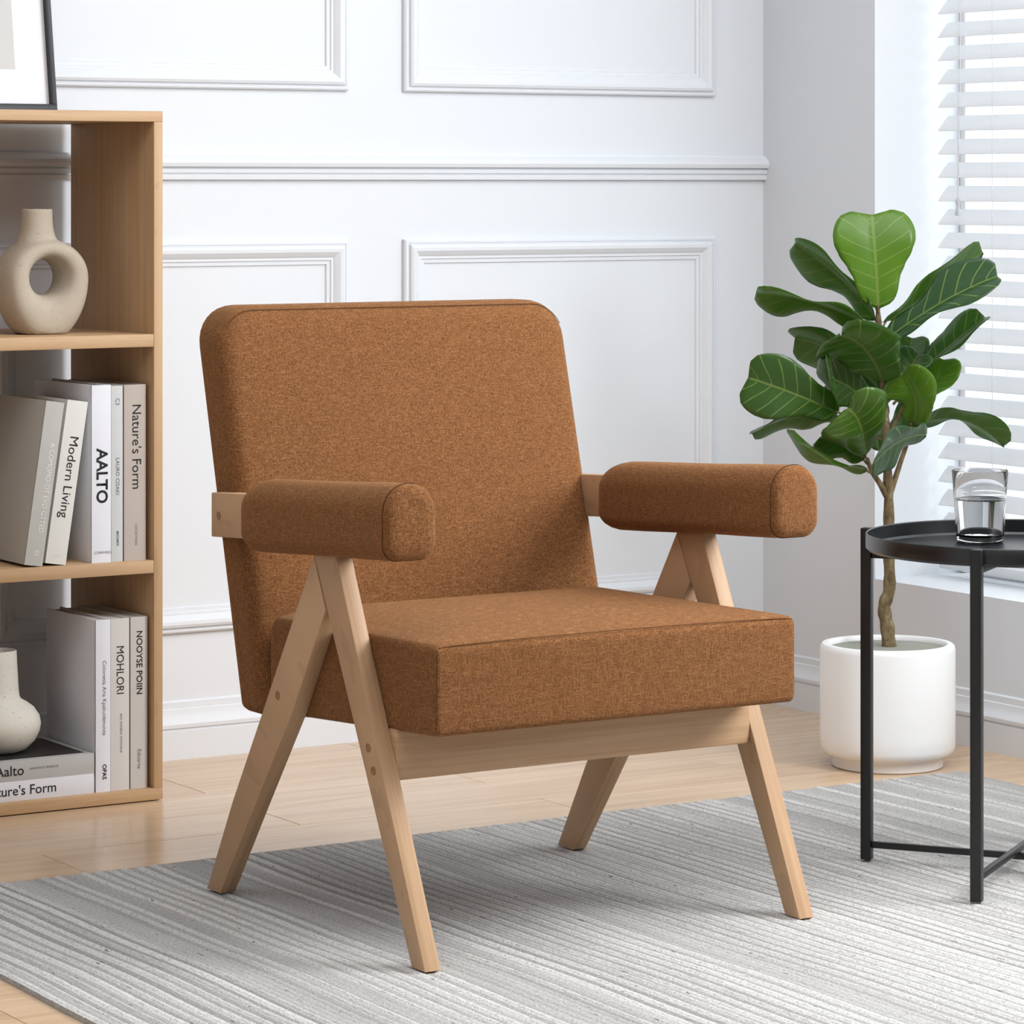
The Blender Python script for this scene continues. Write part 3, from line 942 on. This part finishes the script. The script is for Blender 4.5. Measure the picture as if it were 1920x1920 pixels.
LEAVES = [
    # base, tip, ctrl, side, width, fold, wave, petiole start, curl
    ((-.017, .604, .004), (-.027, .772, -.012), (0, 0, .010), (1, .06, 0), .150, .18, .02, (-.018, .585, 0), .02),
    ((-.021, .583, -.004), (-.162, .720, -.045), (.006, .012, -.005), (.33, .33, .86), .120, .55, .04, (-.016, .575, 0), .03),
    ((-.016, .560, .006), (-.238, .632, .050), (.0, .018, .01), (.12, .34, .92), .120, .45, .07, (-.014, .550, 0), .03),
    ((-.006, .577, -.006), (.180, .703, -.060), (-.01, -.012, 0), (-.24, .34, .90), .115, .40, .05, (-.015, .56, 0), .02),
    ((-.002, .548, .010), (.188, .662, .070), (.002, .012, .01), (.26, -.43, .85), .130, .50, .04, (-.013, .535, 0), .02),
    ((.060, .488, -.010), (.180, .586, -.035), (-.008, -.006, 0), (.20, -.26, .93), .105, .45, .04, (.010, .43, 0), .02),
    ((-.010, .470, .020), (-.096, .560, .125), (.004, .018, .02), (1, -.06, .1), .180, .16, .05, (-.009, .455, .004), .03),
    ((-.094, .418, .045), (-.258, .484, .095), (0, .004, .015), (.36, .85, .30), .128, .28, .03, (-.008, .40, .01), .02),
    ((-.094, .425, .050), (-.112, .520, .075), (0, 0, .01), (.18, 0, .95), .090, .75, .03, None, .04),
    ((-.012, .452, -.012), (-.160, .546, -.085), (.006, .018, 0), (.26, .48, .80), .130, .45, .05, (-.009, .44, 0), .03),
    ((-.020, .420, -.020), (-.098, .474, -.070), (0, .008, 0), (.5, .70, .40), .100, .3, .03, (-.007, .40, 0), .02),
    ((-.044, .340, .035), (-.086, .432, .135), (.004, .016, .02), (.82, .56, .1), .140, .34, .05, (-.038, .33, .03), .08),
    ((-.066, .392, -.020), (-.243, .378, -.045), (.004, .022, 0), (.03, .34, .92), .115, .40, .06, (-.006, .365, 0), .03),
    ((-.040, .315, .025), (-.172, .386, .065), (-.004, -.012, 0), (-.20, .30, .92), .110, .45, .05, (-.03, .31, .02), .02),
    ((-.044, .332, .012), (-.122, .372, .02), (0, .004, 0), (.42, .55, .65), .095, .3, .04, (-.036, .325, .02), .02),
    ((-.012, .345, -.030), (-.026, .430, -.070), (0, 0, 0), (1, 0, .3), .070, .3, .04, (-.002, .34, 0), .02),
    ((.068, .378, .015), (-.040, .330, .110), (-.004, .014, .012), (-.14, .52, .80), .120, .30, .06, (.042, .38, -.005), .03),
    ((.048, .388, -.005), (.203, .356, .030), (.006, .030, 0), (.02, .36, .90), .115, .40, .06, (.042, .385, -.008), .03),
    ((.045, .398, .010), (.022, .488, .045), (.012, 0, .01), (.86, -.24, .45), .118, .38, .05, (.043, .392, -.008), .03),
    ((.066, .432, -.040), (.108, .508, -.060), (.004, -.004, 0), (.80, .50, .30), .094, .22, .03, (.03, .42, .0), .02),
    ((.026, .455, -.050), (.054, .546, -.080), (0, 0, 0), (.80, .2, .5), .092, .3, .04, (-.006, .43, 0), .02),
    ((.030, .440, -.012), (.018, .366, -.020), (.004, 0, 0), (.62, 0, .75), .075, .4, .04, (.02, .435, .0), .02),
    ((.020, .452, .0), (.060, .520, -.02), (.0, .006, 0), (.5, -.5, .7), .080, .35, .04, (-.006, .44, 0), .02),
]
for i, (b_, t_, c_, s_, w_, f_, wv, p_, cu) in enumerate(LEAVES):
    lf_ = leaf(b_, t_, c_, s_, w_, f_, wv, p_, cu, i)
    lf_['backlit_tone'] = {0: 1.0, 18: .95, 19: .85, 2: .6, 3: .6, 7: .5, 6: .45, 11: .7, 13: .7, 1: .35, 4: .05, 9: .1, 16: .1, 17: .15, 12: .1}.get(i, .35)  # per-leaf colour; the brightest leaves have their backlight painted in

# ------------------------------------------------------------------ venetian blind
blind = tag(empty('venetian_blind', (4.25, (WY0 + WY1) / 2, WZ1)), 'white slatted venetian blind in the window recess', 'blind')
BY0, BY1 = WY0 + .015, WY1 - .024
slat_me = None
PITCH = .0456
def slat_mesh():
    n = 8; vs = []; fs = []
    for y in (BY0, BY1):
        for side in (1, -1):
            for k in range(n + 1):
                f = k / n
                x = .0 + .027 * f; z = .0295 * f
                bul = .0012 * math.sin(math.pi * f) + side * .0007
                nx, nz = -.0295, .027; l = math.hypot(nx, nz)
                vs.append((x + nx / l * bul, y, z + nz / l * bul))
    m = n + 1
    def q(a, b): return a * m + b
    for k in range(n):
        fs.append((q(0, k), q(0, k + 1), q(2, k + 1), q(2, k))); fs.append((q(1, k), q(3, k), q(3, k + 1), q(1, k + 1)))
    fs.append((q(0, 0), q(2, 0), q(3, 0), q(1, 0))); fs.append((q(0, n), q(1, n), q(3, n), q(2, n)))
    fs.append(tuple([q(0, k) for k in range(m)] + [q(1, k) for k in range(n, -1, -1)]))
    fs.append(tuple([q(2, k) for k in range(n, -1, -1)] + [q(3, k) for k in range(m)]))
    return vs, fs
vs, fs = slat_mesh()
first = mesh_obj('slat', vs, fs, 'slat', None, 30)
zs = []
z = .3295
while z < WZ1 - .07: zs.append(z); z += PITCH
bl = Vector(blind.location)
for i, z in enumerate(zs):
    o = first if i == 0 else bpy.data.objects.new('slat', first.data)
    if i: COL.objects.link(o)
    o.parent = blind; o.location = Vector((4.237, 0, z)) - bl
into(box('bottom_rail', (4.238, BY0, .297), (4.262, BY1, .315), 'slat', None, .003), blind)
into(box('head_rail', (4.225, BY0, WZ1 - .05), (4.275, BY1, WZ1 - .002), 'slat', None, .002), blind)
for y in (5.045, 4.60, 4.14):
    for x in (4.2345, 4.270):
        into(tube('ladder_cord', [(x, y, .31), (x, y, WZ1 - .05)], .0009, 'cord', None, 6), blind)
for dy in (0, .010):
    into(tube('pull_cord', [(4.226, 5.137 - dy * .1, 1.02), (4.226, 5.137 - dy * .6, 1.2), (4.228, 5.137 - dy, WZ1 - .04)], .0010, 'cord', None, 6), blind)
lt = into(lathe('cord_tassel', [(0, .034), (.0035, .033), (.0055, .028), (.0035, .021), (.0034, .014), (.0062, .004), (.0058, 0), (0, -.001)], 'tassel', None, 20, (4.226, 5.137, .986)), blind)
